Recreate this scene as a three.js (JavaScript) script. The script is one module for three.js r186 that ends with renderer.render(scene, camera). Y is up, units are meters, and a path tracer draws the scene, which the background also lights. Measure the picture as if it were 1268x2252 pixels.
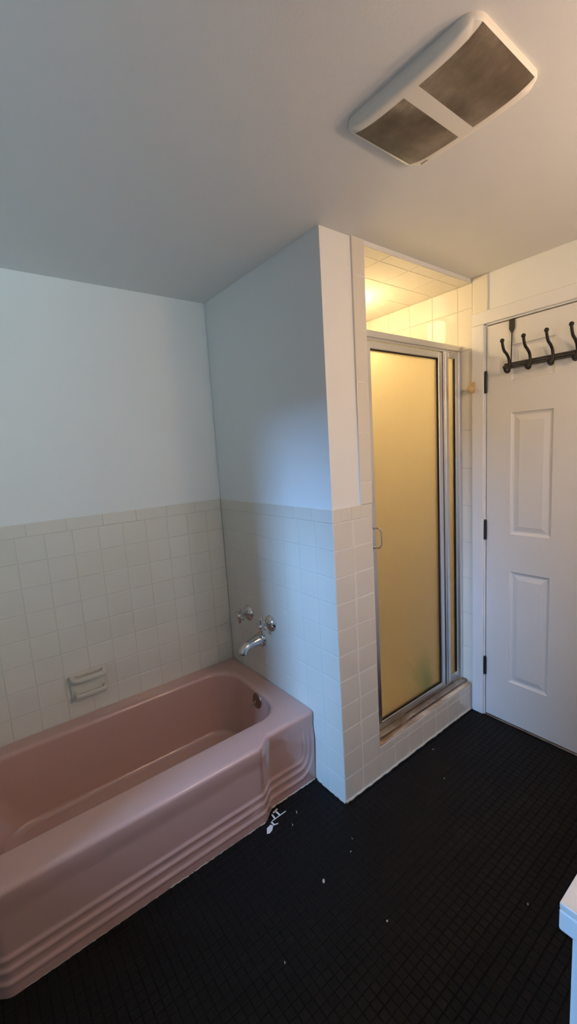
import * as THREE from 'three';
import { mergeGeometries } from 'three/addons/utils/BufferGeometryUtils.js';
import { RoundedBoxGeometry } from 'three/addons/geometries/RoundedBoxGeometry.js';
import { RectAreaLightUniformsLib } from 'three/addons/lights/RectAreaLightUniformsLib.js';

RectAreaLightUniformsLib.init();
const scene = new THREE.Scene();

// ---------------------------------------------------------------- camera
const FOCAL = 936.94;                                  // pixels, on the 1268 x 2252 picture
const camera = new THREE.PerspectiveCamera(2 * Math.atan(1126 / FOCAL) * 180 / Math.PI, 1268 / 2252, 0.02, 60);
camera.position.set(-1.1097, 1.4897, 2.0765);
camera.rotation.order = 'YXZ';
camera.rotation.set(-0.13932, -0.64799, -0.06177);

// ---------------------------------------------------------------- sky, daylight, exposure
scene.background = new THREE.Color().setRGB(0.20, 0.30, 0.42);
const renderer = new THREE.WebGLRenderer();
renderer.toneMapping = THREE.LinearToneMapping;
renderer.toneMappingExposure = 1.1;
renderer.shadowMap.enabled = true;

const SKY = { color: [0.24, 0.52, 1.0], level: 400 };        // strip of open sky between hedge and tree crowns, seen through the small window
const SHOWER_LAMP = { color: [1.0, 0.73, 0.37], cd: 0.42, glow: 9 };
const VANITY_LAMP = { color: [1.0, 0.68, 0.46], cd: 0.40, glow: 20 };
const HEDGE = { color: [0.42, 0.82, 1.0], level: 15 };       // shaded garden outside the window behind the camera
function daylight(d, w, h, at, to) {
  const l = new THREE.RectAreaLight(new THREE.Color().setRGB(...d.color), d.level, w, h);
  l.position.set(...at); l.lookAt(...to); scene.add(l);
}
daylight(SKY, 2.4, 0.5, [-4.7, 2.52, 1.4], [-1.2, 1.4, 1.25]);
daylight(HEDGE, 2.2, 1.3, [-1.9, 1.0, 3.95], [-1.7, 1.7, 1.0]);

// ---------------------------------------------------------------- measures (metres)
const W = 0.887, S = 1.0, H = 2.274, P = 0.1095, TILE_TOP = 11 * P + 0.056;
const XL = -2.6, ZR = 2.44;                            // window wall, vanity wall
const V = (x, y, z) => new THREE.Vector3(x, y, z);

// ---------------------------------------------------------------- helpers
let seed = 7;
const rnd = () => { seed = (seed * 1664525 + 1013904223) >>> 0; return seed / 4294967296; };
const smooth = (a, b, x) => { const t = Math.min(1, Math.max(0, (x - a) / (b - a))); return t * t * (3 - 2 * t); };
function noiseTexture(size, cells, octaves, map, srgb) {
  const data = new Uint8Array(size * size * 4), layers = [];
  for (let o = 0; o < octaves; o++) { const n = cells << o, g = []; for (let i = 0; i < n * n; i++) g.push(rnd()); layers.push([n, g]); }
  for (let y = 0; y < size; y++) for (let x = 0; x < size; x++) {
    let v = 0, amp = 1, total = 0;
    for (const [n, g] of layers) {
      const u = x / size * n, w = y / size * n, i = Math.floor(u), j = Math.floor(w);
      const fu = (u - i) * (u - i) * (3 - 2 * (u - i)), fw = (w - j) * (w - j) * (3 - 2 * (w - j));
      const at = (a, b) => g[((b + n) % n) * n + (a + n) % n];
      v += amp * ((at(i, j) * (1 - fu) + at(i + 1, j) * fu) * (1 - fw) + (at(i, j + 1) * (1 - fu) + at(i + 1, j + 1) * fu) * fw);
      total += amp; amp *= 0.6;
    }
    const c = map(v / total), k = (y * size + x) * 4;
    data[k] = c[0]; data[k + 1] = c[1]; data[k + 2] = c[2]; data[k + 3] = 255;
  }
  const t = new THREE.DataTexture(data, size, size);
  t.wrapS = t.wrapT = THREE.RepeatWrapping; t.magFilter = THREE.LinearFilter; t.minFilter = THREE.LinearFilter;
  if (srgb) t.colorSpace = THREE.SRGBColorSpace;
  t.needsUpdate = true;
  return t;
}
const grey = (lo, hi) => v => { const c = 255 * Math.min(1, Math.max(0, lo + (hi - lo) * v)); return [c, c, c]; };
const repeated = (t, n) => { const c = t.clone(); c.repeat.set(n, n); c.needsUpdate = true; return c; };
function boxUV(g) {                                     // uv in metres, by the way each face points
  const p = g.attributes.position, n = g.attributes.normal, uv = new Float32Array(p.count * 2);
  for (let i = 0; i < p.count; i++) {
    const a = Math.abs(n.getX(i)), b = Math.abs(n.getY(i)), c = Math.abs(n.getZ(i));
    const [u, w] = a >= b && a >= c ? [p.getZ(i), p.getY(i)] : b >= c ? [p.getX(i), p.getZ(i)] : [p.getX(i), p.getY(i)];
    uv[2 * i] = u; uv[2 * i + 1] = w;
  }
  g.setAttribute('uv', new THREE.BufferAttribute(uv, 2));
  return g;
}
const box = (x0, x1, y0, y1, z0, z1) => boxUV(new THREE.BoxGeometry(x1 - x0, y1 - y0, z1 - z0).translate((x0 + x1) / 2, (y0 + y1) / 2, (z0 + z1) / 2));
const rbox = (x0, x1, y0, y1, z0, z1, r = 0.003, seg = 2) => boxUV(new RoundedBoxGeometry(x1 - x0, y1 - y0, z1 - z0, seg, Math.min(r, (x1 - x0) / 2.01, (y1 - y0) / 2.01, (z1 - z0) / 2.01)).translate((x0 + x1) / 2, (y0 + y1) / 2, (z0 + z1) / 2));
const merged = list => mergeGeometries(list.map(g => { const n = g.index ? g.toNonIndexed() : g; for (const k of Object.keys(n.attributes)) if (!['position', 'normal', 'uv'].includes(k)) n.deleteAttribute(k); return n; }));
const tube = (pts, r, seg = 24, rad = 10) => new THREE.TubeGeometry(new THREE.CatmullRomCurve3(pts.map(p => V(...p))), seg, r, rad);
const ball = (x, y, z, r, sx = 1, sy = 1, sz = 1) => new THREE.SphereGeometry(r, 18, 12).scale(sx, sy, sz).translate(x, y, z);
function lathe(profile, axis, at, seg = 36) {           // profile of [radius, along]; axis 'x-' points to -x, 'y' up
  const g = new THREE.LatheGeometry(profile.map(([r, h]) => new THREE.Vector2(Math.max(r, 1e-4), h)), seg);
  if (axis === 'x-') g.rotateZ(Math.PI / 2);
  if (axis === 'z-') g.rotateX(-Math.PI / 2);
  return g.translate(...at);
}
const names = {};
function numbered(name) { names[name] = (names[name] ?? -1) + 1; return names[name] ? `${name}_${String(names[name]).padStart(3, '0')}` : name; }
function mesh(name, geometry, material, parent = scene) {
  const m = new THREE.Mesh(geometry, material);
  m.name = parent === scene ? numbered(name) : name;
  m.castShadow = m.receiveShadow = true;
  parent.add(m);
  return m;
}
function thing(name, label, category, group) {
  const o = new THREE.Group(); o.name = numbered(name); scene.add(o);
  o.userData = { label, category };
  if (group) o.userData.group = group;
  return o;
}
function structure(name, label, category) {
  const o = new THREE.Group(); o.name = name; scene.add(o);
  o.userData = { kind: 'structure', label, category };
  return o;
}

// ---------------------------------------------------------------- materials
const rgb = (r, g, b) => new THREE.Color().setRGB(r, g, b);
const fine = noiseTexture(512, 64, 3, grey(0, 1)), coarse = noiseTexture(512, 6, 5, grey(0, 1));
const mottled = (a, b) => noiseTexture(512, 7, 5, v => { const t = Math.min(1, Math.max(0, (v - 0.3) / 0.4)); return a.map((c, i) => c + (b[i] - c) * t); }, true);
const std = o => new THREE.MeshStandardMaterial(o), phys = o => new THREE.MeshPhysicalMaterial(o);
const M = {
  paint: std({ color: rgb(0.79, 0.81, 0.81), roughness: 0.75, bumpMap: repeated(fine, 4), bumpScale: 0.0003 }),
  ceilingPaint: std({ color: rgb(0.74, 0.745, 0.735), roughness: 0.9, bumpMap: repeated(fine, 5), bumpScale: 0.0004 }),
  trim: std({ color: rgb(0.78, 0.79, 0.80), roughness: 0.45, bumpMap: repeated(fine, 3), bumpScale: 0.0002 }),
  door: std({ color: rgb(0.74, 0.74, 0.73), roughness: 0.5, bumpMap: repeated(fine, 3), bumpScale: 0.0002 }),
  tiles: [0, 1, 2].map(k => phys({ color: rgb(0.70 + 0.006 * k, 0.67 + 0.006 * k, 0.60 + 0.008 * k), roughness: 0.16 + 0.02 * k, bumpMap: coarse, bumpScale: 0.00015 })),
  grout: std({ color: rgb(0.62, 0.59, 0.53), roughness: 0.9, bumpMap: repeated(fine, 8), bumpScale: 0.0004 }),
  whiteGrout: std({ color: rgb(0.76, 0.75, 0.72), roughness: 0.85, bumpMap: repeated(fine, 8), bumpScale: 0.0004 }),
  showerTiles: [0, 1].map(k => phys({ color: rgb(0.79 + 0.015 * k, 0.75 + 0.015 * k, 0.66 + 0.012 * k), roughness: 0.04, bumpMap: coarse, bumpScale: 0.0001 })),
  tub: phys({ color: rgb(0.565, 0.352, 0.308), roughness: 0.25, clearcoat: 1.0, clearcoatRoughness: 0.03 }),
  chrome: std({ color: rgb(0.62, 0.61, 0.60), metalness: 1, roughness: 0.12 }),
  aluminium: std({ color: rgb(0.74, 0.735, 0.725), metalness: 1, roughness: 0.34 }),
  dullMetal: std({ color: rgb(0.30, 0.24, 0.21), metalness: 1, roughness: 0.3 }),
  black: std({ color: rgb(0.012, 0.011, 0.011), roughness: 0.45 }),
  railGrey: std({ color: rgb(0.045, 0.043, 0.04), roughness: 0.5 }),
  gasket: std({ color: rgb(0.012, 0.01, 0.008), roughness: 0.7 }),
  floorTiles: [0, 1, 2].map(k => phys({ specularIntensity: 0.35, color: rgb(0.006 + 0.001 * k, 0.0056 + 0.001 * k, 0.0056 + 0.001 * k), roughness: 0.5 + 0.06 * k, bumpMap: repeated(coarse, 6), bumpScale: 0.0006 })),
  floorGrout: phys({ specularIntensity: 0.3, color: rgb(0.005, 0.0046, 0.0046), roughness: 0.8 }),
  glass: phys({ color: rgb(1.0, 0.925, 0.72), roughness: 0.82, transmission: 1, thickness: 0.004, ior: 1.5, bumpMap: repeated(fine, 10), bumpScale: 0.0008 }),
  ceramic: phys({ color: rgb(0.64, 0.61, 0.53), roughness: 0.15 }),
  fanPlastic: std({ color: rgb(0.80, 0.765, 0.68), roughness: 0.5 }),
  fanGrille: std({ color: rgb(0.56, 0.50, 0.42), roughness: 0.75, map: mottled([150, 140, 128], [255, 250, 240]) }),
  fanInside: std({ color: rgb(0.30, 0.265, 0.22), roughness: 0.9 }),
  caramel: std({ color: rgb(0.62, 0.43, 0.21), roughness: 0.4 }),
  sill: std({ map: mottled([160, 136, 114], [226, 214, 194]), roughness: 0.7, bumpMap: repeated(fine, 6), bumpScale: 0.002 }),
  track: std({ map: mottled([112, 90, 74], [178, 173, 163]), metalness: 0.55, roughness: 0.45 }),
  caulk: std({ color: rgb(0.55, 0.52, 0.46), roughness: 0.8 }),
  counter: phys({ map: mottled([200, 196, 190], [228, 226, 222]), roughness: 0.25 }),
  cabinet: std({ color: rgb(0.66, 0.67, 0.68), roughness: 0.5 }),
  chip: std({ color: rgb(0.60, 0.60, 0.58), roughness: 0.8 }),
  green: phys({ color: rgb(0.04, 0.36, 0.03), roughness: 0.35 }),
  pan: std({ color: rgb(0.78, 0.71, 0.58), roughness: 0.5 }),
  pane: phys({ color: rgb(1, 1, 1), roughness: 0, transmission: 1, thickness: 0 }),
};
const pick = list => list[Math.floor(rnd() * list.length)];

// ---------------------------------------------------------------- tiles
const plates = new Map();
function plate(w, h, t, b) {                            // cushion-edged tile facing +z, its face at z = 0
  const key = [w, h, t, b].map(v => v.toFixed(4)).join();
  if (plates.has(key)) return plates.get(key);
  const pos = [], nor = [], uv = [], x = w / 2, y = h / 2;
  const out = [[-x, -y], [x, -y], [x, y], [-x, y]], inn = [[-x + b, -y + b], [x - b, -y + b], [x - b, y - b], [-x + b, y - b]];
  const put = (p, n) => { pos.push(...p); const l = Math.hypot(...n); nor.push(...n.map(c => c / l)); uv.push(p[0], p[1]); };
  const quad = (a, bb, c, d) => { for (const [p, n] of [a, bb, c, a, c, d]) put(p, n); };
  const top = i => [[inn[i][0], inn[i][1], 0], [0, 0, 1]], low = i => [[out[i][0], out[i][1], -b * 0.55], [Math.sign(out[i][0]), Math.sign(out[i][1]), 0.75]];
  quad(top(0), top(1), top(2), top(3));
  for (let i = 0; i < 4; i++) {
    const j = (i + 1) % 4, n = [out[i][1] === out[j][1] ? 0 : Math.sign(out[i][0]), out[i][1] === out[j][1] ? Math.sign(out[i][1]) : 0, 0];
    const m = [n[0], n[1], 0.8];
    quad([low(i)[0], m], [low(j)[0], m], top(j), top(i));
    const deep = k => [[out[k][0], out[k][1], -t], n];
    quad(deep(i), deep(j), [low(j)[0], n], [low(i)[0], n]);
  }
  const g = new THREE.BufferGeometry();
  g.setAttribute('position', new THREE.Float32BufferAttribute(pos, 3));
  g.setAttribute('normal', new THREE.Float32BufferAttribute(nor, 3));
  g.setAttribute('uv', new THREE.Float32BufferAttribute(uv, 2));
  plates.set(key, g);
  return g;
}
const FACING = { z: [V(1, 0, 0), V(0, 1, 0), V(0, 0, 1)], 'x-': [V(0, 0, 1), V(0, 1, 0), V(-1, 0, 0)], 'y-': [V(1, 0, 0), V(0, 0, 1), V(0, -1, 0)], y: [V(1, 0, 0), V(0, 0, -1), V(0, 1, 0)] };
function tileField(parent, facing, level, us, vs, mats, { joint = 0.002, t = 0.005, b = 0.0028, name = 'tile', skip } = {}) {
  const [u, v, n] = FACING[facing];
  const basis = new THREE.Matrix4().makeBasis(u, v, n);
  if (basis.determinant() < 0) basis.makeBasis(u.clone().negate(), v, n);
  for (let i = 0; i + 1 < us.length; i++) for (let j = 0; j + 1 < vs.length; j++) {
    if (skip && skip(i, j)) continue;
    const w = us[i + 1] - us[i] - joint, h = vs[j + 1] - vs[j] - joint;
    if (w < 0.006 || h < 0.006) continue;
    const m = mesh(name, plate(w, h, t, b), pick(mats), parent);
    m.quaternion.setFromRotationMatrix(basis);
    const c = V(0, 0, 0).addScaledVector(u, (us[i] + us[i + 1]) / 2).addScaledVector(v, (facing === 'y' ? -1 : 1) * (vs[j] + vs[j + 1]) / 2);
    c.addScaledVector(n, (facing === 'x-' || facing === 'y-' ? -level : level) + (rnd() - 0.5) * 0.0004);
    m.position.copy(c);
    m.rotateX((rnd() - 0.5) * 0.004); m.rotateY((rnd() - 0.5) * 0.004);
  }
}
const steps = (from, to, d) => { const a = []; for (let v = from; v <= to + 1e-6; v += d) a.push(v); return a; };

// ---------------------------------------------------------------- floor
const floor = structure('floor', 'black painted mosaic tile floor', 'floor');
mesh('grout', box(XL - 0.1, 1.2, -0.1, -0.0016, -0.1, ZR + 0.1), M.floorGrout, floor);
{
  const pitch = 0.0272, spots = [];
  const view = new THREE.Matrix4();
  camera.updateMatrixWorld(); camera.updateProjectionMatrix();
  view.multiplyMatrices(camera.projectionMatrix, camera.matrixWorldInverse.copy(camera.matrixWorld).invert());
  for (let x = XL; x < S - 0.01; x += pitch) for (let z = 0.69; z < ZR; z += pitch) {
    const cx = x + pitch / 2, cz = z + pitch / 2;
    if (cx < 0.014 + 1.0 && cx > -0.002 && cz < W + 0.014) continue;
    const q = V(cx, 0, cz).applyMatrix4(view), d = V(cx, 0, cz).distanceTo(camera.position);
    const hidden = cx > -0.47 && cz > 1.87 || cx < -0.0 && cz < 0.76 && !(cx > -0.3);
    spots.push({ cx, cz, d: Math.abs(q.x) < 0.98 && Math.abs(q.y) < 0.97 && q.z < 1 && !hidden ? d : 1e3 + d });
  }
  spots.sort((a, b) => a.d - b.d);
  const g = plate(pitch - 0.0022, pitch - 0.0022, 0.004, 0.0022).clone().rotateX(-Math.PI / 2);
  for (const s of spots.slice(0, 300)) {
    const m = mesh('tile', g, pick(M.floorTiles), floor);
    m.position.set(s.cx, 0, s.cz); m.rotation.set((rnd() - 0.5) * 0.02, 0, (rnd() - 0.5) * 0.02);
  }
  const rest = spots.slice(300), inst = new THREE.InstancedMesh(g, M.floorTiles[1], rest.length), o = new THREE.Object3D();
  rest.forEach((s, i) => { o.position.set(s.cx, 0, s.cz); o.rotation.set((rnd() - 0.5) * 0.02, 0, (rnd() - 0.5) * 0.02); o.updateMatrix(); inst.setMatrixAt(i, o.matrix); });
  inst.name = 'small_tiles'; inst.userData.kind = 'stuff'; inst.castShadow = inst.receiveShadow = true;
  floor.add(inst);
  // bare white grout where the paint is missing, by the step of the tub
  const strip = (x0, z0, x1, z1, w) => { const l = Math.hypot(x1 - x0, z1 - z0); return rbox(-l / 2, l / 2, 0.0002, 0.0014, -w / 2, w / 2, 0.0005).rotateY(-Math.atan2(z1 - z0, x1 - x0)).translate((x0 + x1) / 2, 0, (z0 + z1) / 2); };
  const blob = (x, z, pts) => { const sh = new THREE.Shape(pts.map(([a, b]) => new THREE.Vector2(a, -b))); return boxUV(new THREE.ExtrudeGeometry(sh, { depth: 0.001, bevelEnabled: false }).rotateX(-Math.PI / 2).translate(x, 0.0003, z)); };
  mesh('bare_grout', merged([strip(-0.288, 0.751, -0.216, 0.749, 0.004), strip(-0.272, 0.748, -0.270, 0.724, 0.007), strip(-0.247, 0.748, -0.249, 0.716, 0.007), strip(-0.262, 0.722, -0.236, 0.716, 0.007), strip(-0.293, 0.752, -0.292, 0.772, 0.007), strip(-0.296, 0.770, -0.276, 0.776, 0.005),
    blob(-0.316, 0.776, [[-0.022, 0.010], [-0.008, -0.011], [0.013, -0.015], [0.018, -0.004], [0.004, 0.010], [-0.012, 0.015]])].map(g => { const c = g.index ? g.toNonIndexed() : g; return c; })), M.whiteGrout, floor);
}

// ---------------------------------------------------------------- walls and ceiling
const ceiling = structure('ceiling', 'grey-white painted ceiling', 'ceiling');
mesh('plaster', box(XL - 0.1, 1.2, H, H + 0.1, -0.1, ZR + 0.1), M.ceilingPaint, ceiling);

const wallBack = structure('wall_back', 'painted wall above cream tile wainscot beside the tub', 'wall');
mesh('plaster', box(XL - 0.1, 1.2, 0, H, -0.1, -0.004), M.paint, wallBack);
mesh('grout', box(-1.55, 0, 0.25, TILE_TOP - 0.002, -0.004, -0.0012), M.grout, wallBack);
tileField(wallBack, 'z', 0, [...steps(-0.97 - 5 * P, -0.09, P), 0], steps(3 * P, 11 * P, P), M.tiles);
tileField(wallBack, 'z', 0.0005, [...steps(-1.54, -0.01, 0.154), 0], [11 * P, TILE_TOP], M.tiles);

const wallTubEnd = structure('wall_tub_end', 'painted wall above tile at the faucet end of the tub', 'wall');
{
  const c = document.createElement('canvas'); c.width = 512; c.height = 1024;        // grey rubbed smudges on the paint
  const x = c.getContext('2d');
  x.fillStyle = 'rgb(255,255,255)'; x.fillRect(0, 0, 512, 1024);
  const zs = 0.878;
  for (const [z, y, rz, ry, turn] of [[0.735, 1.905, 0.010, 0.030, 0.35], [0.690, 1.846, 0.011, 0.030, 0.1], [0.615, 1.745, 0.015, 0.036, 0.0]])
    for (let k = 0; k < 260; k++) {
      const a = rnd() * 6.283, r = Math.sqrt(rnd());
      const px = r * Math.cos(a) * rz, py = r * Math.sin(a) * ry;
      const gz = z + px * Math.cos(turn) + py * Math.sin(turn), gy = y + py * Math.cos(turn) - px * Math.sin(turn);
      x.fillStyle = 'rgba(175,182,182,0.007)';
      x.beginPath(); x.arc(gz / zs * 512, (1 - gy / H) * 1024, 2.2 + rnd() * 3, 0, 7); x.fill();
    }
  const t = new THREE.CanvasTexture(c); t.colorSpace = THREE.SRGBColorSpace;
  const smudged = M.paint.clone(); smudged.map = t; smudged.bumpMap = null;
  const face = new THREE.PlaneGeometry(zs, H);
  mesh('plaster', box(0.0042, 0.225, 0, H, 0, zs), M.paint, wallTubEnd);
  const f = mesh('painted_face', boxUV(face), smudged, wallTubEnd);
  f.geometry = new THREE.BoxGeometry(0.0006, H, zs);
  const uv = f.geometry.attributes.uv, p = f.geometry.attributes.position;
  for (let i = 0; i < uv.count; i++) uv.setXY(i, p.getZ(i) / zs + 0.5, p.getY(i) / H + 0.5);
  f.position.set(0.004, H / 2, zs / 2);
}
mesh('grout', box(0.0012, 0.005, 0, TILE_TOP - 0.002, 0, W - 0.001), M.grout, wallTubEnd);
tileField(wallTubEnd, 'x-', 0, [0.001, ...steps(W - 7 * P, W, P)], steps(0, 11 * P, P), M.tiles, { skip: (i, j) => j < 2 && i < 4 });
tileField(wallTubEnd, 'x-', -0.0005, [0.001, ...steps(W - 6 * 0.124, W, 0.124)], [11 * P, TILE_TOP], M.tiles);

const wallShowerFront = structure('wall_shower_front', 'narrow painted and tiled wall left of the shower door', 'wall');
mesh('plaster', box(0.004, 0.2265, 0, H, 0.878, 0.883), M.paint, wallShowerFront);
mesh('grout', box(0.003, 0.2265, 0, TILE_TOP - 0.002, 0.883, W - 0.0008), M.whiteGrout, wallShowerFront);
tileField(wallShowerFront, 'z', W, [0.0005, 0.1077], steps(0, 11 * P, P), M.tiles, { b: 0.003, joint: 0.003 });
tileField(wallShowerFront, 'z', W, [0.1115, 0.2275], steps(0, 11 * P, P), M.tiles, { b: 0.003, joint: 0.003 });
tileField(wallShowerFront, 'z', W + 0.0005, [0.0005, 0.043, 0.105, 0.160, 0.2275], [11 * P, TILE_TOP], M.tiles);
mesh('grout', box(0.162, 0.2265, TILE_TOP, H, 0.883, 0.8905), M.whiteGrout, wallShowerFront);
tileField(wallShowerFront, 'z', 0.892, [0.159, 0.2275], [TILE_TOP, 1.351, 1.548, 1.745, 1.943, 2.14, H], M.tiles, { t: 0.009, b: 0.004, joint: 0.001 });
tileField(wallShowerFront, 'x-', -0.2275 * -1, [0.80, 0.883], steps(0.14, 2.26, 0.1985), M.showerTiles, { t: 0.001 });

const wallDoor = structure('wall_door', 'wall with the white panel door and the tiled shower side', 'wall');
const DZ0 = 0.962, DZ1 = 1.70, DTOP = 2.036;
mesh('plaster', box(S + 0.004, 1.12, 0, H, -0.1, DZ0), M.paint, wallDoor);
mesh('plaster', box(S + 0.004, 1.12, DTOP + 0.004, H, DZ0, DZ1), M.paint, wallDoor);
mesh('plaster', box(S + 0.004, 1.12, 0, H, DZ1, ZR + 0.1), M.paint, wallDoor);
mesh('grout', box(S + 0.0012, S + 0.0045, 0.0, 2.255, 0, 0.893), M.grout, wallDoor);
const SROWS = [0.157, 0.355, 0.553, 0.752, 0.95, 1.149, 1.347, 1.546, 1.744, 1.943, 2.14, 2.256];
tileField(wallDoor, 'x-', S, [0.08, 0.227, 0.374, 0.521, 0.668, 0.815, 0.894], SROWS, M.showerTiles, { joint: 0.0018 });
tileField(wallDoor, 'x-', S - 0.004, [0.894, 0.972], [2.099, H], M.showerTiles, { t: 0.009, b: 0.004 });
tileField(wallDoor, 'x-', S, [0.80, 0.894], [2.256, H], M.showerTiles, {});

const wallVanity = structure('wall_vanity', 'painted wall behind the vanity', 'wall');
const VX0 = -2.25, VX1 = -1.55, VY0 = 1.05, VY1 = 1.95;  // window in the vanity wall, behind the camera
mesh('plaster', box(XL - 0.1, VX0, 0, H, ZR, ZR + 0.1), M.paint, wallVanity);
mesh('plaster', box(VX1, 1.2, 0, H, ZR, ZR + 0.1), M.paint, wallVanity);
mesh('plaster', box(VX0, VX1, 0, VY0, ZR, ZR + 0.1), M.paint, wallVanity);
mesh('plaster', box(VX0, VX1, VY1, H, ZR, ZR + 0.1), M.paint, wallVanity);
const window2 = structure('window_2', 'white framed window behind the camera', 'window');
for (const [x0, x1, y0, y1] of [[VX0, VX1, VY0, VY0 + 0.03], [VX0, VX1, VY1 - 0.03, VY1], [VX0, VX0 + 0.03, VY0, VY1], [VX1 - 0.03, VX1, VY0, VY1]]) mesh('frame', box(x0, x1, y0, y1, ZR + 0.03, ZR + 0.07), M.trim, window2);
mesh('pane', box(VX0 + 0.02, VX1 - 0.02, VY0 + 0.02, VY1 - 0.02, ZR + 0.048, ZR + 0.051), M.pane, window2);
const WZ0 = 1.06, WZ1 = 1.36, WY0 = 1.27, WY1 = 2.06;    // small window far left of the picture
const wallWindow = structure('wall_window', 'painted wall with a small window', 'wall');
mesh('plaster', box(XL - 0.12, XL, 0, H, -0.1, WZ0), M.paint, wallWindow);
mesh('plaster', box(XL - 0.12, XL, 0, H, WZ1, ZR + 0.1), M.paint, wallWindow);
mesh('plaster', box(XL - 0.12, XL, 0, WY0, WZ0, WZ1), M.paint, wallWindow);
mesh('plaster', box(XL - 0.12, XL, WY1, H, WZ0, WZ1), M.paint, wallWindow);
const wallTubFoot = structure('wall_tub_foot', 'painted wall at the foot of the tub', 'wall');
mesh('plaster', box(-1.63, -1.505, 0, H, -0.004, W), M.paint, wallTubFoot);
const window1 = structure('window_1', 'narrow white framed window', 'window');
for (const [y0, y1, z0, z1] of [[WY0, WY0 + 0.03, WZ0, WZ1], [WY1 - 0.03, WY1, WZ0, WZ1], [WY0, WY1, WZ0, WZ0 + 0.025], [WY0, WY1, WZ1 - 0.025, WZ1]]) mesh('frame', box(XL - 0.09, XL - 0.05, y0, y1, z0, z1), M.trim, window1);
mesh('pane', box(XL - 0.072, XL - 0.069, WY0 + 0.02, WY1 - 0.02, WZ0 + 0.02, WZ1 - 0.02), M.pane, window1);

const tree = thing('garden_tree', 'tree trunk standing outside the small window', 'tree');
{
  const g = new THREE.CylinderGeometry(0.18, 0.22, 5.5, 40, 24), p = g.attributes.position;
  for (let i = 0; i < p.count; i++) { const a = Math.atan2(p.getZ(i), p.getX(i)), k = 1 + 0.05 * Math.sin(a * 9 + p.getY(i) * 2) + 0.03 * Math.sin(a * 17 - p.getY(i) * 3); p.setX(i, p.getX(i) * k); p.setZ(i, p.getZ(i) * k); }
  g.computeVertexNormals();
  mesh('trunk', g, std({ color: rgb(0.09, 0.07, 0.055), roughness: 0.95 }), tree);
  tree.position.set(-4.25, 2.2, 1.05);
}

// inside of the shower
const showerCeiling = structure('trim_1', 'tiled shower ceiling', 'ceiling');
mesh('grout', box(0.225, S + 0.004, 2.2562, H, -0.004, 0.8862), M.whiteGrout, showerCeiling);
mesh('lip', box(0.228, S + 0.004, 2.2556, H, 0.8862, 0.8885), M.ceilingPaint, showerCeiling);
tileField(showerCeiling, 'y-', 2.255, [0.2275, 0.394, 0.591, 0.800, S], [0.0, 0.087, 0.234, 0.381, 0.528, 0.676, 0.826, W], M.showerTiles, { joint: 0.0018, b: 0.002 });
tileField(wallBack, 'z', 0.001, [0.228, 0.375, 0.522, 0.669, 0.816, S], SROWS, M.showerTiles, { joint: 0.0018 });
mesh('liner', box(0.2252, 0.228, 0, 2.255, 0, 0.80), M.showerTiles[0], wallTubEnd);
const pan = structure('trim_2', 'beige shower floor pan', 'floor');
mesh('pan', box(0.228, S, 0.0, 0.06, 0, 0.72), M.pan, pan);

// ---------------------------------------------------------------- shower curb
const curb = thing('shower_curb', 'low tiled curb with stained stone sill under the shower door', 'curb');
mesh('core', box(0.2275, S, 0, 0.142, 0.72, 0.8835), M.grout, curb);
mesh('sill', rbox(0.2275, S - 0.001, 0.140, 0.150, 0.72, 0.885, 0.003), M.sill, curb);
mesh('grout', box(0.2275, S, 0, 0.1455, 0.8835, W - 0.001), M.whiteGrout, curb);
tileField(curb, 'z', W, [0.2275, ...steps(3 * P, 9 * P, P), S], [0.001, P, 0.146], M.tiles, { joint: 0.003 });
{
  const pts = []; for (let i = 0; i <= 60; i++) pts.push([0.0 + i / 60 * 0.997, 0.002 + rnd() * 0.002, W + 0.001 + (rnd() - 0.5) * 0.003]);
  mesh('caulk', tube(pts, 0.0055, 180, 6), M.caulk, curb);
  const p2 = []; for (let i = 0; i <= 24; i++) p2.push([-0.001 + (rnd() - 0.5) * 0.003, 0.001 + rnd() * 0.002, 0.71 + i / 24 * 0.177]);
  mesh('caulk', tube(p2, 0.005, 80, 6), M.caulk, curb);
}

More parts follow.
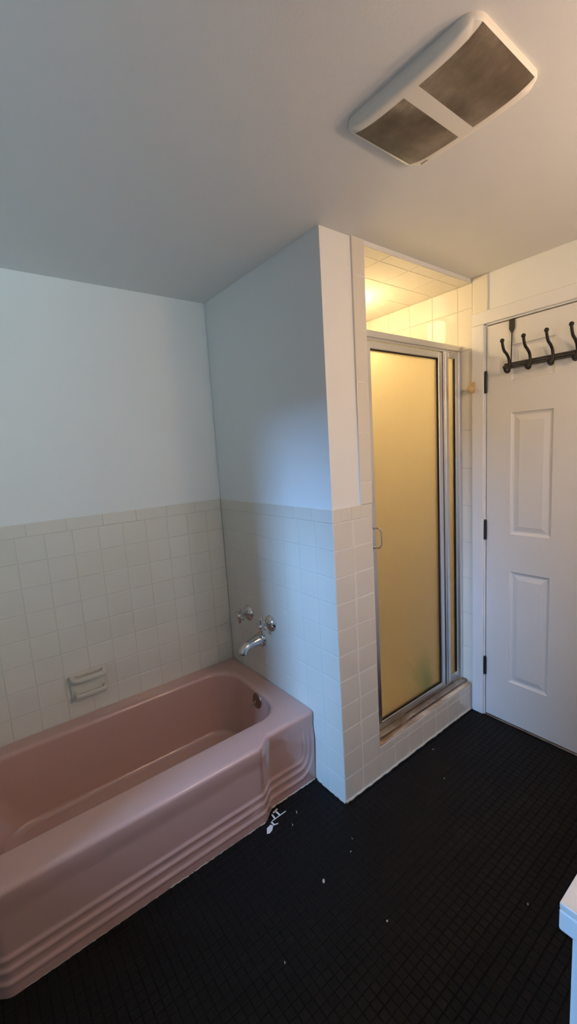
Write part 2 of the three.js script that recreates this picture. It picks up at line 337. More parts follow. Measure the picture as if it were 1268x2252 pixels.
// ---------------------------------------------------------------- bathtub
const tub = thing('bathtub', 'pink enamelled bathtub with ribbed bowed apron', 'bathtub');
{
  const L = 1.50, RIM = 0.340, nF = 260, nC = 12, nR = 22, nB = 90;
  const front = (x, y) => {
    const d = Math.min(-x, L + x), k = smooth(0.238, 0.318, d);
    const rim = 0.704 + 0.042 * k, panel = rim - 0.005 - 0.015 * (1 - y / 0.34);
    const a = Math.max(0, 0.165 - y), b = Math.max(0, 0.0885 - d) * 1.55;
    const D = Math.hypot(a, b);
    let z = panel;
    for (const s of [0.040, 0.075, 0.115]) z += 0.0042 * smooth(s - 0.007, s + 0.007, D) + 0.0022 * Math.exp(-(((D - s - 0.007) / 0.007) ** 2));
    const fade = 1 - smooth(0.20, 0.30, y);
    z = panel + (z - panel) * (b > 0 && a === 0 ? fade : 1);
    z += (rim - z) * smooth(0.245, 0.322, y);
    const r = 0.009, e = Math.max(0, r - d);
    return z - (r - Math.sqrt(Math.max(0, r * r - e * e)));
  };
  const spread = n => { const a = []; for (let i = 0; i < n; i++) { const s = i / (n - 1); a.push(0.35 * s + 0.65 * (0.5 - 0.5 * Math.cos(Math.PI * s))); } return a; };
  const uF = spread(nF), uB = spread(nB), uR = spread(nR);
  const ring = (x0, x1, z0, z1, r, y, warp) => {        // rounded rectangle, anticlockwise from front left
    const p = [];
    for (const u of uF) p.push([x0 + r + u * (x1 - x0 - 2 * r), z1]);
    const arc = (cx, cz, a0) => { for (let i = 1; i <= nC; i++) { const a = a0 - i / (nC + 1) * Math.PI / 2; p.push([cx + r * Math.cos(a), cz + r * Math.sin(a)]); } };
    arc(x1 - r, z1 - r, Math.PI / 2);
    for (const u of uR) p.push([x1, z1 - r - u * (z1 - z0 - 2 * r)]);
    arc(x1 - r, z0 + r, 0);
    for (const u of uB) p.push([x1 - r - u * (x1 - x0 - 2 * r), z0]);
    arc(x0 + r, z0 + r, -Math.PI / 2);
    for (const u of uR) p.push([x0, z0 + r + u * (z1 - z0 - 2 * r)]);
    arc(x0 + r, z1 - r, Math.PI);
    return p.map(([x, z]) => { const q = warp ? warp(x, z) : [x, z]; return [q[0], q.length > 2 ? q[2] : y, q[1]]; });
  };
  const rings = [];
  const outer = (y, inset, yy) => rings.push(ring(-L, -0.002, 0.003, 1, 0.0008, y, (x, z) => [Math.min(-0.002, Math.max(-L, x)), 0.003 + (z - 0.003) / 0.997 * (front(x, yy) - inset - 0.003)]));
  const nY = 74, R0 = 0.017;
  for (let i = 0; i <= nY; i++) outer(i / nY * (RIM - R0), 0, i / nY * (RIM - R0));
  for (let i = 1; i <= 9; i++) { const a = i / 9 * Math.PI / 2; outer(RIM - R0 + R0 * Math.sin(a), R0 * (1 - Math.cos(a)), 0.33); }
  outer(RIM, R0 + 0.005, 0.33);
  const inner = (i, y, s = {}) => rings.push(ring(-L + 0.10 + (s.l ?? i), -0.076 - (s.d ?? i), 0.062 + (s.b ?? i), 0.612 - (s.f ?? i), 0.135 - 0.1 * Math.min(i, 0.2), y));
  inner(-0.012, RIM); inner(-0.006, RIM - 0.0004);
  for (let i = 0; i <= 6; i++) { const a = i / 6 * Math.PI / 2; inner(0.02 * Math.sin(a) - 0.0, RIM - 0.0006 - 0.02 * (1 - Math.cos(a))); }
  const yF = 0.022, R1 = 0.025, yT = RIM - 0.021;
  for (let i = 1; i <= 16; i++) {
    const t = i / 16, y = yT + (yF + R1 - yT) * t;
    inner(0.02, y, { l: 0.02 + 0.20 * t, d: 0.02 + 0.035 * t, b: 0.02 + 0.028 * t, f: 0.02 + 0.03 * t });
  }
  for (let i = 1; i <= 10; i++) {
    const a = i / 10 * Math.PI / 2, k = R1 * (1 - Math.cos(a));
    inner(0.02, yF + R1 - R1 * Math.sin(a), { l: 0.22 + 1.6 * k, d: 0.055 + k, b: 0.048 + k, f: 0.05 + k });
  }
  const last = rings[rings.length - 1], cx = last.reduce((s, p) => s + p[0], 0) / last.length, cz = 0.337;
  for (const k of [0.66, 0.33, 0.02]) rings.push(last.map(([x, y, z]) => [cx + (x - cx) * k, y - 0.006 * (1 - k) * (1 - k), cz + (z - cz) * k]));
  const n = rings[0].length, pos = [], idx = [], uv = [];
  for (const r of rings) for (const p of r) { pos.push(...p); uv.push(p[0], p[1] + p[2]); }
  for (let k = 0; k + 1 < rings.length; k++) for (let i = 0; i < n; i++) {
    const a = k * n + i, b = k * n + (i + 1) % n, c = a + n, d = b + n;
    idx.push(a, b, d, a, d, c);
  }
  const g = new THREE.BufferGeometry();
  g.setAttribute('position', new THREE.Float32BufferAttribute(pos, 3));
  g.setAttribute('uv', new THREE.Float32BufferAttribute(uv, 2));
  g.setIndex(idx); g.computeVertexNormals();
  mesh('shell', g, M.tub, tub);
  const bead = (from, to, n, r) => { const p = []; for (let i = 0; i <= n; i++) { const x = from + (to - from) * i / n; p.push([x, 0.0006 + rnd() * 0.0025, front(x, 0) + (rnd() - 0.5) * 0.004]); } mesh('caulk', tube(p, r, n * 4, 6), M.caulk, tub); };
  bead(-0.004, -0.25, 36, 0.0036); bead(-0.30, -0.72, 50, 0.0016); bead(-0.72, -1.18, 50, 0.0008);
  const o = mesh('overflow_plate', lathe([[0, 0.010], [0.018, 0.0095], [0.034, 0.006], [0.0385, 0.002], [0.039, 0]], 'x-', [0, 0, 0]), M.dullMetal, tub);
  o.position.set(-0.0985, 0.288, 0.392); o.rotation.z = -0.12;
  mesh('lever', merged([tube([[-0.008, 0.0, 0], [-0.018, -0.006, 0.0], [-0.034, -0.018, -0.004]], 0.0035, 12, 8), ball(-0.034, -0.018, -0.004, 0.0045)]), M.dullMetal, o);
  mesh('drain', lathe([[0, 0.004], [0.02, 0.005], [0.028, 0.004], [0.031, 0]], 'y', [-0.27, 0.0168, 0.337]), M.chrome, tub);
}

// ---------------------------------------------------------------- faucet
function faucetHandle(z, label, turn) {
  const t = thing('faucet_handle', label, 'faucet', 'tub faucet handles');
  t.position.set(0, 0.664, z);
  mesh('escutcheon', lathe([[0.0, 0.026], [0.011, 0.026], [0.014, 0.024], [0.027, 0.018], [0.037, 0.009], [0.041, 0.003], [0.041, 0]], 'x-', [0, 0, 0]), M.chrome, t);
  mesh('stem', lathe([[0.0075, 0.015], [0.0075, 0.040], [0.012, 0.044], [0.014, 0.050], [0.014, 0.066], [0.010, 0.072], [0, 0.073]], 'x-', [0, 0, 0]), M.chrome, t);
  const arms = [];
  for (let k = 0; k < 4; k++) {
    const a = k * Math.PI / 2 + turn;
    const g = new THREE.CapsuleGeometry(0.0075, 0.020, 4, 12).scale(1, 1, 1.35).translate(0, 0.025, 0).rotateX(a).translate(-0.058, 0, 0);
    arms.push(g);
  }
  for (const g of arms) mesh('arm', g, M.chrome, t);
  return t;
}
faucetHandle(0.212, 'chrome cross handle on tile, the one nearer the corner', 0.15);
faucetHandle(0.412, 'chrome cross handle on tile, directly above the spout end nearer the pillar', -0.1);
{
  const t = thing('tub_spout', 'chrome tub spout angled down below the two handles', 'faucet');
  t.position.set(0, 0.556, 0.322);
  mesh('flange', lathe([[0.030, 0.016], [0.035, 0.012], [0.039, 0.006], [0.039, 0]], 'x-', [0, 0, 0]), M.chrome, t);
  const path = new THREE.CatmullRomCurve3([V(0, 0, 0), V(-0.03, -0.001, 0), V(-0.068, -0.006, 0), V(-0.098, -0.014, 0), V(-0.114, -0.027, 0), V(-0.118, -0.044, 0)]);
  const n = 40, m = 28, pos = [], idx = [], uv = [];
  for (let i = 0; i <= n; i++) {
    const s = i / n, c = path.getPointAt(s), d = path.getTangentAt(s), up = V(-d.y, d.x, 0).normalize(), side = V(0, 0, 1);
    const r = 0.033 - 0.010 * smooth(0, 0.5, s) + 0.001 * smooth(0.8, 1, s);
    for (let j = 0; j < m; j++) { const a = j / m * 2 * Math.PI, q = c.clone().addScaledVector(up, Math.sin(a) * r).addScaledVector(side, Math.cos(a) * r * 1.0); pos.push(q.x, q.y, q.z); uv.push(s, j / m); }
  }
  for (let i = 0; i < n; i++) for (let j = 0; j < m; j++) { const a = i * m + j, b = i * m + (j + 1) % m; idx.push(a, b, b + m, a, b + m, a + m); }
  const e = pos.length / 3, c = path.getPointAt(1);
  pos.push(c.x, c.y + 0.004, c.z); uv.push(1, 0);
  for (let j = 0; j < m; j++) idx.push(n * m + j, n * m + (j + 1) % m, e);
  const g = new THREE.BufferGeometry();
  g.setAttribute('position', new THREE.Float32BufferAttribute(pos, 3)); g.setAttribute('uv', new THREE.Float32BufferAttribute(uv, 2)); g.setIndex(idx); g.computeVertexNormals();
  mesh('body', g, M.chrome, t);
}

// ---------------------------------------------------------------- soap dish
{
  const t = thing('soap_dish', 'cream ceramic soap dish with grab bar on the back wall', 'soap dish');
  t.position.set(-0.764, 0.49, 0);
  mesh('back_plate', rbox(-0.078, 0.078, -0.058, 0.056, 0.0, 0.013, 0.006, 3), M.ceramic, t);
  const hw = 0.076;
  const bar = new THREE.Shape();                         // seen from above: a loop out from the wall
  const outl = [[-hw, 0.006], [-hw + 0.003, 0.044], [-hw + 0.016, 0.062], [-0.03, 0.069], [0.03, 0.069], [hw - 0.016, 0.062], [hw - 0.003, 0.044], [hw, 0.006]];
  bar.moveTo(...outl[0]); bar.splineThru(outl.slice(1).map(p => new THREE.Vector2(...p))); bar.lineTo(-hw, 0.006);
  const hole = new THREE.Path();
  const inl = [[-hw + 0.015, 0.012], [hw - 0.015, 0.012], [hw - 0.017, 0.040], [hw - 0.028, 0.048], [0, 0.052], [-hw + 0.028, 0.048], [-hw + 0.017, 0.040]];
  hole.moveTo(...inl[0]); inl.slice(1).forEach(p => hole.lineTo(...p)); hole.lineTo(...inl[0]);
  bar.holes.push(hole);
  mesh('grab_bar', boxUV(new THREE.ExtrudeGeometry(bar, { depth: 0.009, bevelEnabled: true, bevelThickness: 0.003, bevelSize: 0.003, bevelSegments: 3, curveSegments: 16 }).rotateX(Math.PI / 2).translate(0, 0.052, 0)), M.ceramic, t);
  const tray = new THREE.Shape();                        // section of the tray, z to the right, y up
  tray.moveTo(0.008, -0.052); tray.quadraticCurveTo(0.038, -0.054, 0.050, -0.040); tray.quadraticCurveTo(0.055, -0.031, 0.052, -0.026); tray.quadraticCurveTo(0.048, -0.024, 0.044, -0.029); tray.quadraticCurveTo(0.034, -0.039, 0.016, -0.036); tray.lineTo(0.012, -0.010); tray.lineTo(0.008, -0.010); tray.closePath();
  mesh('tray', boxUV(new THREE.ExtrudeGeometry(tray, { depth: 0.116, bevelEnabled: true, bevelThickness: 0.005, bevelSize: 0.003, bevelSegments: 3, curveSegments: 10 }).rotateY(-Math.PI / 2).translate(0.058, 0, 0)), M.ceramic, t);
  for (const s of [-1, 1]) mesh('tray_end', rbox(s * 0.060 - 0.006, s * 0.060 + 0.006, -0.050, -0.022, 0.006, 0.050, 0.006, 3), M.ceramic, t);
  for (let k = 0; k < 6; k++) mesh('ridge', rbox(-0.046 + k * 0.018, -0.041 + k * 0.018, -0.040, -0.033, 0.014, 0.042, 0.002), M.ceramic, t);
}

// ---------------------------------------------------------------- exhaust fan
{
  const t = thing('exhaust_fan', 'cream plastic ceiling vent fan with two ribbed grilles', 'vent fan');
  const X0 = -0.256, X1 = 0.020, Z0 = 1.265, Z1 = 1.607, cx = (X0 + X1) / 2, cz = (Z0 + Z1) / 2, hx = (X1 - X0) / 2, hz = (Z1 - Z0) / 2;
  t.position.set(cx, H, cz);
  const drop = (x, z) => { const u = Math.abs(x) / hx, v = Math.abs(z) / hz; return 0.008 + 0.022 * Math.pow(Math.max(0, 1 - Math.pow(u, 22)), 0.5) * Math.pow(Math.max(0, 1 - Math.pow(v, 3.2)), 0.6); };
  const round = (u, v) => {                              // square to rounded rectangle
    const x = u * hx, z = v * hz, r = 0.035;
    const ix = hx - r, iz = hz - r;
    if (Math.abs(x) > ix && Math.abs(z) > iz) { const a = Math.abs(x) - ix, b = Math.abs(z) - iz, m = Math.max(a, b), l = Math.hypot(a, b) || 1; return [Math.sign(x) * (ix + a * m / l), Math.sign(z) * (iz + b * m / l)]; }
    return [x, z];
  };
  const grilles = [[-0.110, 0.108, -0.158, -0.012], [-0.110, 0.108, 0.026, 0.167]];     // x and z ranges, from the middle
  const cut = [...new Set([...steps(-1, 1, 0.025).map(v => +v.toFixed(4)), ...grilles.flatMap(g => [g[0] / hx, g[1] / hx])])].sort((a, b) => a - b);
  const cutZ = [...new Set([...steps(-1, 1, 0.02).map(v => +v.toFixed(4)), ...grilles.flatMap(g => [g[2] / hz, g[3] / hz])])].sort((a, b) => a - b);
  const pos = [], idx = [], uv = [], nu = cut.length, nv = cutZ.length;
  for (const v of cutZ) for (const u of cut) { const [x, z] = round(u, v); pos.push(x, -drop(u * hx, v * hz), z); uv.push(x, z); }
  for (let j = 0; j + 1 < nv; j++) for (let i = 0; i + 1 < nu; i++) {
    const x = (cut[i] + cut[i + 1]) / 2 * hx, z = (cutZ[j] + cutZ[j + 1]) / 2 * hz;
    if (grilles.some(g => x > g[0] && x < g[1] && z > g[2] && z < g[3])) continue;
    const a = j * nu + i, b = a + 1, c = a + nu, d = c + 1;
    idx.push(a, b, d, a, d, c);
  }
  // skirt up to the ceiling
  const edge = [];
  for (let i = 0; i < nu; i++) edge.push(i);
  for (let j = 1; j < nv; j++) edge.push(j * nu + nu - 1);
  for (let i = nu - 2; i >= 0; i--) edge.push((nv - 1) * nu + i);
  for (let j = nv - 2; j > 0; j--) edge.push(j * nu);
  const s0 = pos.length / 3;
  for (const e of edge) { pos.push(pos[3 * e], 0, pos[3 * e + 2]); uv.push(0, 0); }
  edge.forEach((e, k) => { const f = edge[(k + 1) % edge.length], a = s0 + k, b = s0 + (k + 1) % edge.length; idx.push(e, a, b, e, b, f); });
  const g = new THREE.BufferGeometry();
  g.setAttribute('position', new THREE.Float32BufferAttribute(pos, 3)); g.setAttribute('uv', new THREE.Float32BufferAttribute(uv, 2)); g.setIndex(idx); g.computeVertexNormals();
  mesh('cover', g, M.fanPlastic, t);
  for (const [x0, x1, z0, z1] of grilles) {
    const bars = [], n = 62, k = 12;
    for (let i = 0; i < n; i++) {
      const xa = x0 + (i + 0.14) / n * (x1 - x0), xb = x0 + (i + 0.84) / n * (x1 - x0), p = [], id = [];
      for (let j = 0; j <= k; j++) { const z = z0 + j / k * (z1 - z0), y = -drop((xa + xb) / 2, z); p.push(xa, y, z, xb, y, z, xb, y + 0.004, z, xa, y + 0.004, z); }
      for (let j = 0; j < k; j++) for (let q = 0; q < 4; q++) { const a = j * 4 + q, b = j * 4 + (q + 1) % 4; id.push(a, a + 4, b + 4, a, b + 4, b); }
      const b = new THREE.BufferGeometry(); b.setAttribute('position', new THREE.Float32BufferAttribute(p, 3)); b.setIndex(id);
      const c = b.toNonIndexed(); c.computeVertexNormals(); bars.push(boxUV(c));
    }
    const m = mesh('grille', mergeGeometries(bars), M.fanGrille, t); m.userData.kind = 'stuff';
    mesh('backing', box(x0 - 0.004, x1 + 0.004, -0.0075, -0.0060, z0, z1), M.fanInside, t);
  }
  const mark = mesh('nameplate', rbox(-0.0015, 0.0015, -0.0004, 0.0004, -0.016, 0.016, 0.0003), M.fanGrille, t);
  mark.position.set(hx - 0.017, -drop(hx - 0.017, -0.115) - 0.0002, -0.115);
}

// ---------------------------------------------------------------- shower enclosure
{
  const ZF = 0.835, ZB = 0.803, t = thing('shower_enclosure', 'chrome framed shower enclosure with obscure amber glass door', 'shower door');
  const al = M.aluminium, b = (x0, x1, y0, y1, z0, z1, r = 0.003) => rbox(x0, x1, y0, y1, z0, z1, r);
  const X0 = 0.229, X1 = S - 0.002;
  mesh('header', merged([b(X0, X1, 1.940, 1.968, ZB - 0.004, ZF + 0.004, 0.004), b(X0, X1, 1.930, 1.942, ZB + 0.004, ZF - 0.004)]), al, t);
  mesh('jamb', b(X0, 0.252, 0.150, 1.94, ZB, ZF), al, t);
  mesh('jamb', merged([b(0.972, X1, 0.150, 1.94, ZB - 0.004, ZF + 0.002, 0.003), b(0.953, 0.974, 0.150, 1.94, ZB + 0.004, ZF - 0.006, 0.002)]), al, t);
  mesh('threshold', merged([b(X0, X1, 0.150, 0.166, 0.782, 0.862, 0.004), b(X0, X1, 0.160, 0.178, ZB, ZF - 0.002, 0.003)]), M.track, t);
  const leaf = new THREE.Group(); leaf.name = 'door_leaf'; t.add(leaf);
  const l0 = 0.256, l1 = 0.843, y0 = 0.181, y1 = 1.926;
  mesh('stile', b(l0, 0.312, y0, y1, ZB + 0.005, ZF - 0.002, 0.004), al, leaf);
  mesh('stile', merged([b(0.800, 0.832, y0, y1, ZB + 0.005, ZF - 0.002, 0.004), b(0.830, l1, y0, y1, ZB + 0.005, ZF - 0.010, 0.003)]), al, leaf);
  mesh('rail', b(0.305, 0.805, 1.897, y1, ZB + 0.006, ZF - 0.003, 0.003), al, leaf);
  mesh('rail', b(0.305, 0.805, y0, 0.206, ZB + 0.006, ZF - 0.003, 0.003), al, leaf);
  mesh('gasket', merged([b(0.7985, 0.801, 0.204, 1.899, ZB + 0.006, ZF - 0.006, 0.001), b(0.311, 0.314, 0.204, 1.899, ZB + 0.006, ZF - 0.008, 0.001), b(0.312, 0.800, 1.893, 1.898, ZB + 0.006, ZF - 0.009, 0.001), b(0.312, 0.800, 0.205, 0.209, ZB + 0.006, ZF - 0.007, 0.001)]), M.gasket, leaf);
  mesh('glass_pane', box(0.312, 0.798, 0.206, 1.897, 0.815, 0.819), M.glass, leaf);
  mesh('handle', merged([tube([[0.288, 1.139, ZF - 0.004], [0.289, 1.139, ZF + 0.014], [0.296, 1.138, ZF + 0.026], [0.301, 1.128, ZF + 0.032], [0.302, 1.100, ZF + 0.034], [0.301, 1.064, ZF + 0.032], [0.296, 1.053, ZF + 0.026], [0.289, 1.052, ZF + 0.014], [0.288, 1.052, ZF - 0.004]], 0.0034, 60, 10), ball(0.288, 1.139, ZF + 0.001, 0.0065), ball(0.288, 1.052, ZF + 0.001, 0.0065)]), M.chrome, leaf);
  const fixed = new THREE.Group(); fixed.name = 'side_panel'; t.add(fixed);
  mesh('stile', merged([b(0.847, 0.858, 0.178, 1.934, ZB + 0.002, ZF - 0.004, 0.002), b(0.857, 0.884, 0.178, 1.934, ZB + 0.002, ZF - 0.001, 0.004), b(0.882, 0.889, 0.178, 1.934, ZB + 0.006, ZF - 0.010, 0.003)]), al, fixed);
  mesh('rail', b(0.890, 0.956, 1.905, 1.934, ZB + 0.006, ZF - 0.006, 0.003), al, fixed);
  mesh('rail', b(0.890, 0.956, 0.178, 0.214, ZB + 0.006, ZF - 0.006, 0.003), al, fixed);
  mesh('gasket', merged([b(0.9495, 0.954, 0.212, 1.906, ZB + 0.008, ZF - 0.009, 0.001), b(0.8445, 0.8465, 0.18, 1.93, ZB + 0.006, ZF - 0.012, 0.0005)]), M.gasket, fixed);
  mesh('glass_pane', box(0.888, 0.951, 0.212, 1.906, 0.815, 0.819), M.glass, fixed);
}

// ---------------------------------------------------------------- lamp over the shower
{
  const t = thing('shower_lamp', 'lit frosted drum lamp on the shower ceiling', 'lamp');
  t.position.set(0.585, 2.2545, 0.42);
  mesh('base', lathe([[0, 0], [0.062, 0], [0.064, -0.004], [0.062, -0.014], [0.050, -0.017], [0, -0.017]], 'y', [0, 0, 0]), M.trim, t);
  const glow = std({ color: rgb(0.85, 0.8, 0.7), roughness: 0.4, emissive: rgb(...SHOWER_LAMP.color), emissiveIntensity: SHOWER_LAMP.glow });
  mesh('lamp_shade', lathe([[0.050, -0.017], [0.055, -0.022], [0.056, -0.030], [0.056, -0.118], [0.050, -0.134], [0.030, -0.141], [0, -0.142]], 'y', [0, 0, 0]), glow, t);
  const l = new THREE.PointLight(rgb(...SHOWER_LAMP.color), SHOWER_LAMP.cd); l.position.set(0, -0.078, 0); l.castShadow = true; l.shadow.radius = 2.2; t.add(l);
}

// ---------------------------------------------------------------- door, casing, hinges
const trim3 = structure('trim_3', 'white door casing', 'trim');
{
  const x0 = S - 0.014, x1 = S + 0.004;
  mesh('casing', rbox(x0, x1, 0, 2.0435, 0.897, 0.959, 0.005), M.trim, trim3);
  mesh('casing', rbox(x0, x1, 2.043, 2.104, 0.897, 1.79, 0.005), M.trim, trim3);
  mesh('casing', rbox(x0, x1, 0, 2.0435, 1.709, 1.79, 0.005), M.trim, trim3);
  mesh('jamb', rbox(S - 0.002, 1.10, 0, 2.044, 0.956, 0.9645, 0.001), M.trim, trim3);
  mesh('jamb', rbox(S - 0.002, 1.10, 2.036, 2.045, 0.956, 1.71, 0.001), M.trim, trim3);
  mesh('jamb', rbox(S - 0.002, 1.10, 0, 2.044, 1.702, 1.711, 0.001), M.trim, trim3);
  mesh('stop', box(S + 0.045, S + 0.06, 0, 2.036, 0.96, 1.70), M.trim, trim3);
  mesh('threshold', rbox(S - 0.004, 1.12, -0.001, 0.007, 0.9645, 1.702, 0.003), M.track, trim3);
}
{
  const t = structure('door_1', 'white six-panel door with black hinges', 'door');
  const y0 = 0.012, y1 = 2.031, z0 = 0.9685, z1 = 1.699, cols = [[1.086, 1.271], [1.396, 1.581]], rows = [[0.239, 0.832], [1.022, 1.611], [1.760, 1.921]];
  const sh = new THREE.Shape([[z0, y0], [z1, y0], [z1, y1], [z0, y1]].map(p => new THREE.Vector2(...p)));
  for (const [a, b] of cols) for (const [c, d] of rows) sh.holes.push(new THREE.Path([[a, c], [a, d], [b, d], [b, c]].map(p => new THREE.Vector2(...p))));
  mesh('slab', boxUV(new THREE.ExtrudeGeometry(sh, { depth: 0.035, bevelEnabled: false }).rotateY(-Math.PI / 2).translate(S + 0.036, 0, 0)), M.door, t);
  for (const [a, b] of cols) for (const [c, d] of rows) {
    const prof = [[0, 0], [0.004, 0.005], [0.012, 0.0085], [0.017, 0.0085], [0.040, 0.0025]], p = [], id = [];
    const loop = ([i, e]) => [[a + i, c + i], [b - i, c + i], [b - i, d - i], [a + i, d - i]].map(([z, y]) => [S + 0.001 + e, y, z]);
    const L = prof.map(loop), quad = (q, w, e, r) => { p.push(...q, ...w, ...e, ...q, ...e, ...r); };
    for (let k = 0; k + 1 < L.length; k++) for (let i = 0; i < 4; i++) quad(L[k][i], L[k + 1][i], L[k + 1][(i + 1) % 4], L[k][(i + 1) % 4]);
    const m = L[L.length - 1]; quad(m[0], m[3], m[2], m[1]);
    const g = new THREE.BufferGeometry(); g.setAttribute('position', new THREE.Float32BufferAttribute(p, 3)); g.computeVertexNormals();
    mesh('panel', boxUV(g), M.door, t);
  }
  for (const y of [1.770, 1.033, 0.289]) {
    const h = new THREE.Group(); h.name = 'hinge'; t.add(h);
    mesh('knuckle', merged([new THREE.CylinderGeometry(0.0068, 0.0068, 0.094, 14).translate(S - 0.006, y, 0.9665), ball(S - 0.006, y + 0.047, 0.9665, 0.0066), ball(S - 0.006, y - 0.047, 0.9665, 0.0066)]), M.black, h);
    mesh('leaf', box(S - 0.003, S + 0.03, y - 0.045, y + 0.045, 0.9646, 0.9684), M.black, h);
  }
  mesh('knob', lathe([[0, 0.062], [0.018, 0.06], [0.027, 0.048], [0.024, 0.034], [0.012, 0.026], [0.012, 0.008], [0.03, 0.005], [0.031, 0]], 'x-', [S + 0.001, 0.95, 1.635]), M.black, t);
}

// ---------------------------------------------------------------- hook rack over the door
{
  const t = thing('over_door_hook_rack', 'black metal hook rack hanging over the top of the white door', 'hook rack');
  t.position.set(S, 1.826, 1.31);
  for (const z of [-0.222, 0.222]) {
    mesh('strap', merged([rbox(-0.0045, -0.0015, 0.165, 0.2065, z - 0.013, z + 0.013, 0.001), rbox(-0.0045, 0.036, 0.2055, 0.2075, z - 0.013, z + 0.013, 0.0008),
      (() => { const s = new THREE.Shape([[-0.013, 0.166], [0.013, 0.166], [0.003, 0.146], [-0.003, 0.146]].map(p => new THREE.Vector2(...p))); return boxUV(new THREE.ExtrudeGeometry(s, { depth: 0.003, bevelEnabled: false }).rotateY(-Math.PI / 2).translate(-0.0015, 0, z)); })(),
      tube([[-0.003, 0.152, z], [-0.005, 0.09, z], [-0.008, 0.03, z], [-0.009, -0.014, z]], 0.0028, 16, 8)]), M.black, t);
  }
  for (const y of [0.009, 0, -0.009]) mesh('rail', tube([[-0.012, y, -0.25], [-0.012, y, 0], [-0.012, y, 0.25]], 0.0042, 8, 10), M.railGrey, t);
  for (let k = 0; k < 6; k++) {
    const z = -0.226 + k * 0.0925;
    mesh('hook', merged([tube([[-0.086, 0.100, z], [-0.081, 0.084, z], [-0.068, 0.063, z], [-0.044, 0.050, z], [-0.025, 0.034, z], [-0.017, 0.010, z], [-0.017, -0.012, z], [-0.023, -0.027, z], [-0.040, -0.031, z], [-0.056, -0.024, z], [-0.062, -0.014, z]], 0.0062, 40, 10),
      ball(-0.0865, 0.104, z, 0.0095), ball(-0.063, -0.011, z, 0.0082)]), M.black, t);
  }
}

// ---------------------------------------------------------------- small knob hook beside the casing
{
  const t = thing('wall_hook', 'small caramel plastic knob hook beside the door casing', 'hook');
  t.position.set(S - 0.014, 1.752, 0.905);
  mesh('base', rbox(-0.006, 0, -0.026, 0.028, -0.012, 0.012, 0.004, 3), M.caramel, t);
  mesh('peg', merged([lathe([[0.010, 0], [0.009, 0.012], [0.011, 0.020]], 'x-', [-0.004, -0.004, 0]), ball(-0.028, -0.008, 0, 0.0165, 0.85, 1.05, 1)]), M.caramel, t);
}

// ---------------------------------------------------------------- bottle in the shower
{
  const t = thing('bottle', 'green bottle behind the lower corner of the obscure glass', 'bottle');
  t.position.set(0.735, 0.150, 0.738);
  mesh('body', lathe([[0, 0], [0.038, 0], [0.042, 0.006], [0.042, 0.135], [0.032, 0.165], [0.014, 0.176], [0.014, 0.182]], 'y', [0, 0, 0]), M.green, t);
  mesh('cap', lathe([[0.0155, 0.180], [0.0155, 0.212], [0.012, 0.216], [0, 0.216]], 'y', [0, 0, 0]), M.green, t);
}

// ---------------------------------------------------------------- vanity and its light
{
  const t = thing('vanity', 'white bathroom vanity with pale marbled countertop', 'vanity');
  t.position.set(0.13, 0, 2.15);
  mesh('countertop', rbox(-0.617, 0.60, 0.790, 0.801, -0.287, 0.285, 0.002), M.counter, t);
  mesh('counter_edge', rbox(-0.619, 0.60, 0.755, 0.7905, -0.287, 0.285, 0.004), M.cabinet, t);
  mesh('cabinet', merged([box(-0.617, 0.59, 0.10, 0.756, -0.268, 0.285), box(-0.600, 0.57, 0.0, 0.10, -0.20, 0.285)]), M.cabinet, t);
  for (const x of [-0.30, 0.28]) {
    const d = mesh('cabinet_door', rbox(x - 0.27, x + 0.27, 0.13, 0.735, -0.284, -0.267, 0.004), M.cabinet, t);
    mesh('knob', ball(x + (x < 0 ? 0.23 : -0.23), 0.62, -0.296, 0.014), M.chrome, d);
  }
}
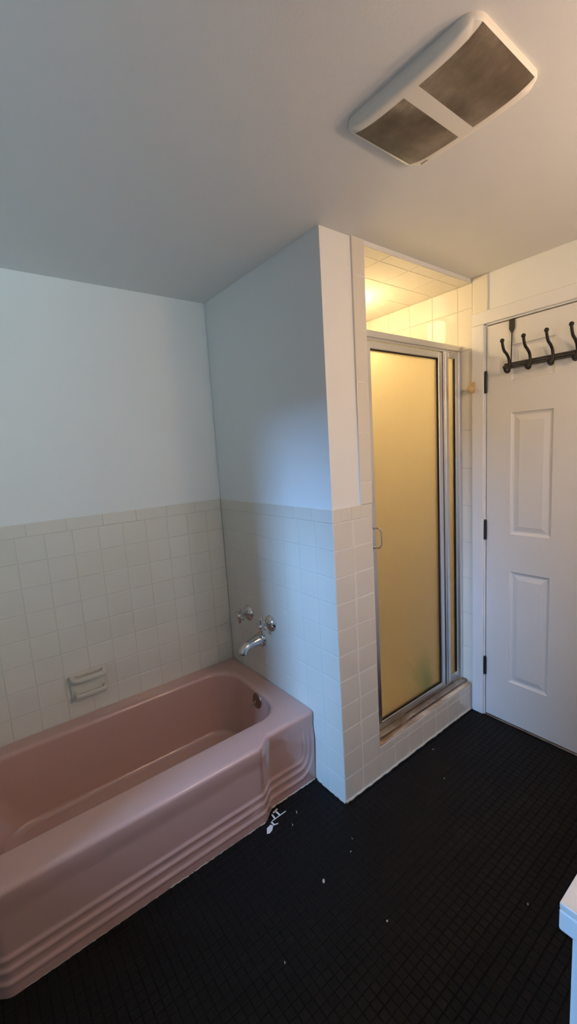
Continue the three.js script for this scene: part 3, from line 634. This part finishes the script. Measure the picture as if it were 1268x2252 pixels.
{
  const t = thing('vanity_light', 'lit two globe wall light above the vanity', 'lamp');
  t.position.set(0.18, 1.86, ZR);
  mesh('back_plate', rbox(-0.26, 0.26, -0.05, 0.05, -0.02, 0, 0.006), M.chrome, t);
  for (const x of [-0.165, 0.165]) {
    mesh('arm', lathe([[0.020, 0], [0.012, 0.02], [0.012, 0.05]], 'z-', [x, 0, -0.015]), M.chrome, t);
    const glow = std({ color: rgb(0.85, 0.82, 0.78), roughness: 0.4, emissive: rgb(...VANITY_LAMP.color), emissiveIntensity: VANITY_LAMP.glow });
    mesh('globe_bulb', ball(x, 0, -0.10, 0.05), glow, t);
    const l = new THREE.PointLight(rgb(...VANITY_LAMP.color), VANITY_LAMP.cd); l.position.set(x, 0, -0.10); l.castShadow = true; l.shadow.radius = 2.4; t.add(l);
  }
}

// ---------------------------------------------------------------- paint chips on the floor
const chips = [[-0.294, 1.07, 0.016, 0.009, 0.9, 'largest white paint chip, alone on the black floor left of its middle'], [-0.227, 1.295, 0.007, 0.006, 0.3, 'round pale paint chip low in the middle of the black floor'],
  [-0.185, 0.783, 0.016, 0.0035, 1.1, 'thin white paint sliver on the floor nearest the bare grout patch'], [-0.236, 0.82, 0.012, 0.003, 1.2, 'short white paint sliver on the floor just in front of a longer one'],
  [0.551, 0.94, 0.007, 0.006, 0.2, 'tiny pale paint chip on the floor close to the shower curb'], [0.426, 1.08, 0.006, 0.005, 0.8, 'tiny pale paint chip on the floor, second out from the shower curb'],
  [0.154, 1.554, 0.009, 0.004, 0.5, 'tiny paint chip on the floor nearest the vanity'], [-0.543, 1.174, 0.008, 0.003, 1.0, 'tiny paint chip nearest the bottom edge of the picture'],
  [-0.143, 1.054, 0.008, 0.004, 0.4, 'left one of two close paint chips below the pillar corner'], [-0.10, 1.02, 0.006, 0.003, 1.3, 'right one of two close paint chips below the pillar corner']];
for (const [x, z, l, w, a, label] of chips) {
  const sh = new THREE.Shape([[-0.5, -0.1], [-0.1, -0.5], [0.4, -0.3], [0.5, 0.2], [0, 0.5], [-0.4, 0.3]].map(([u, v]) => new THREE.Vector2(u * l, v * w)));
  const m = mesh('paint_chip', boxUV(new THREE.ExtrudeGeometry(sh, { depth: 0.0012, bevelEnabled: false }).rotateX(-Math.PI / 2)), M.chip);
  m.position.set(x, 0.0002, z); m.rotation.y = a;
  m.userData = { label, category: 'paint chip', group: 'paint chips on the floor' };
}

renderer.render(scene, camera);
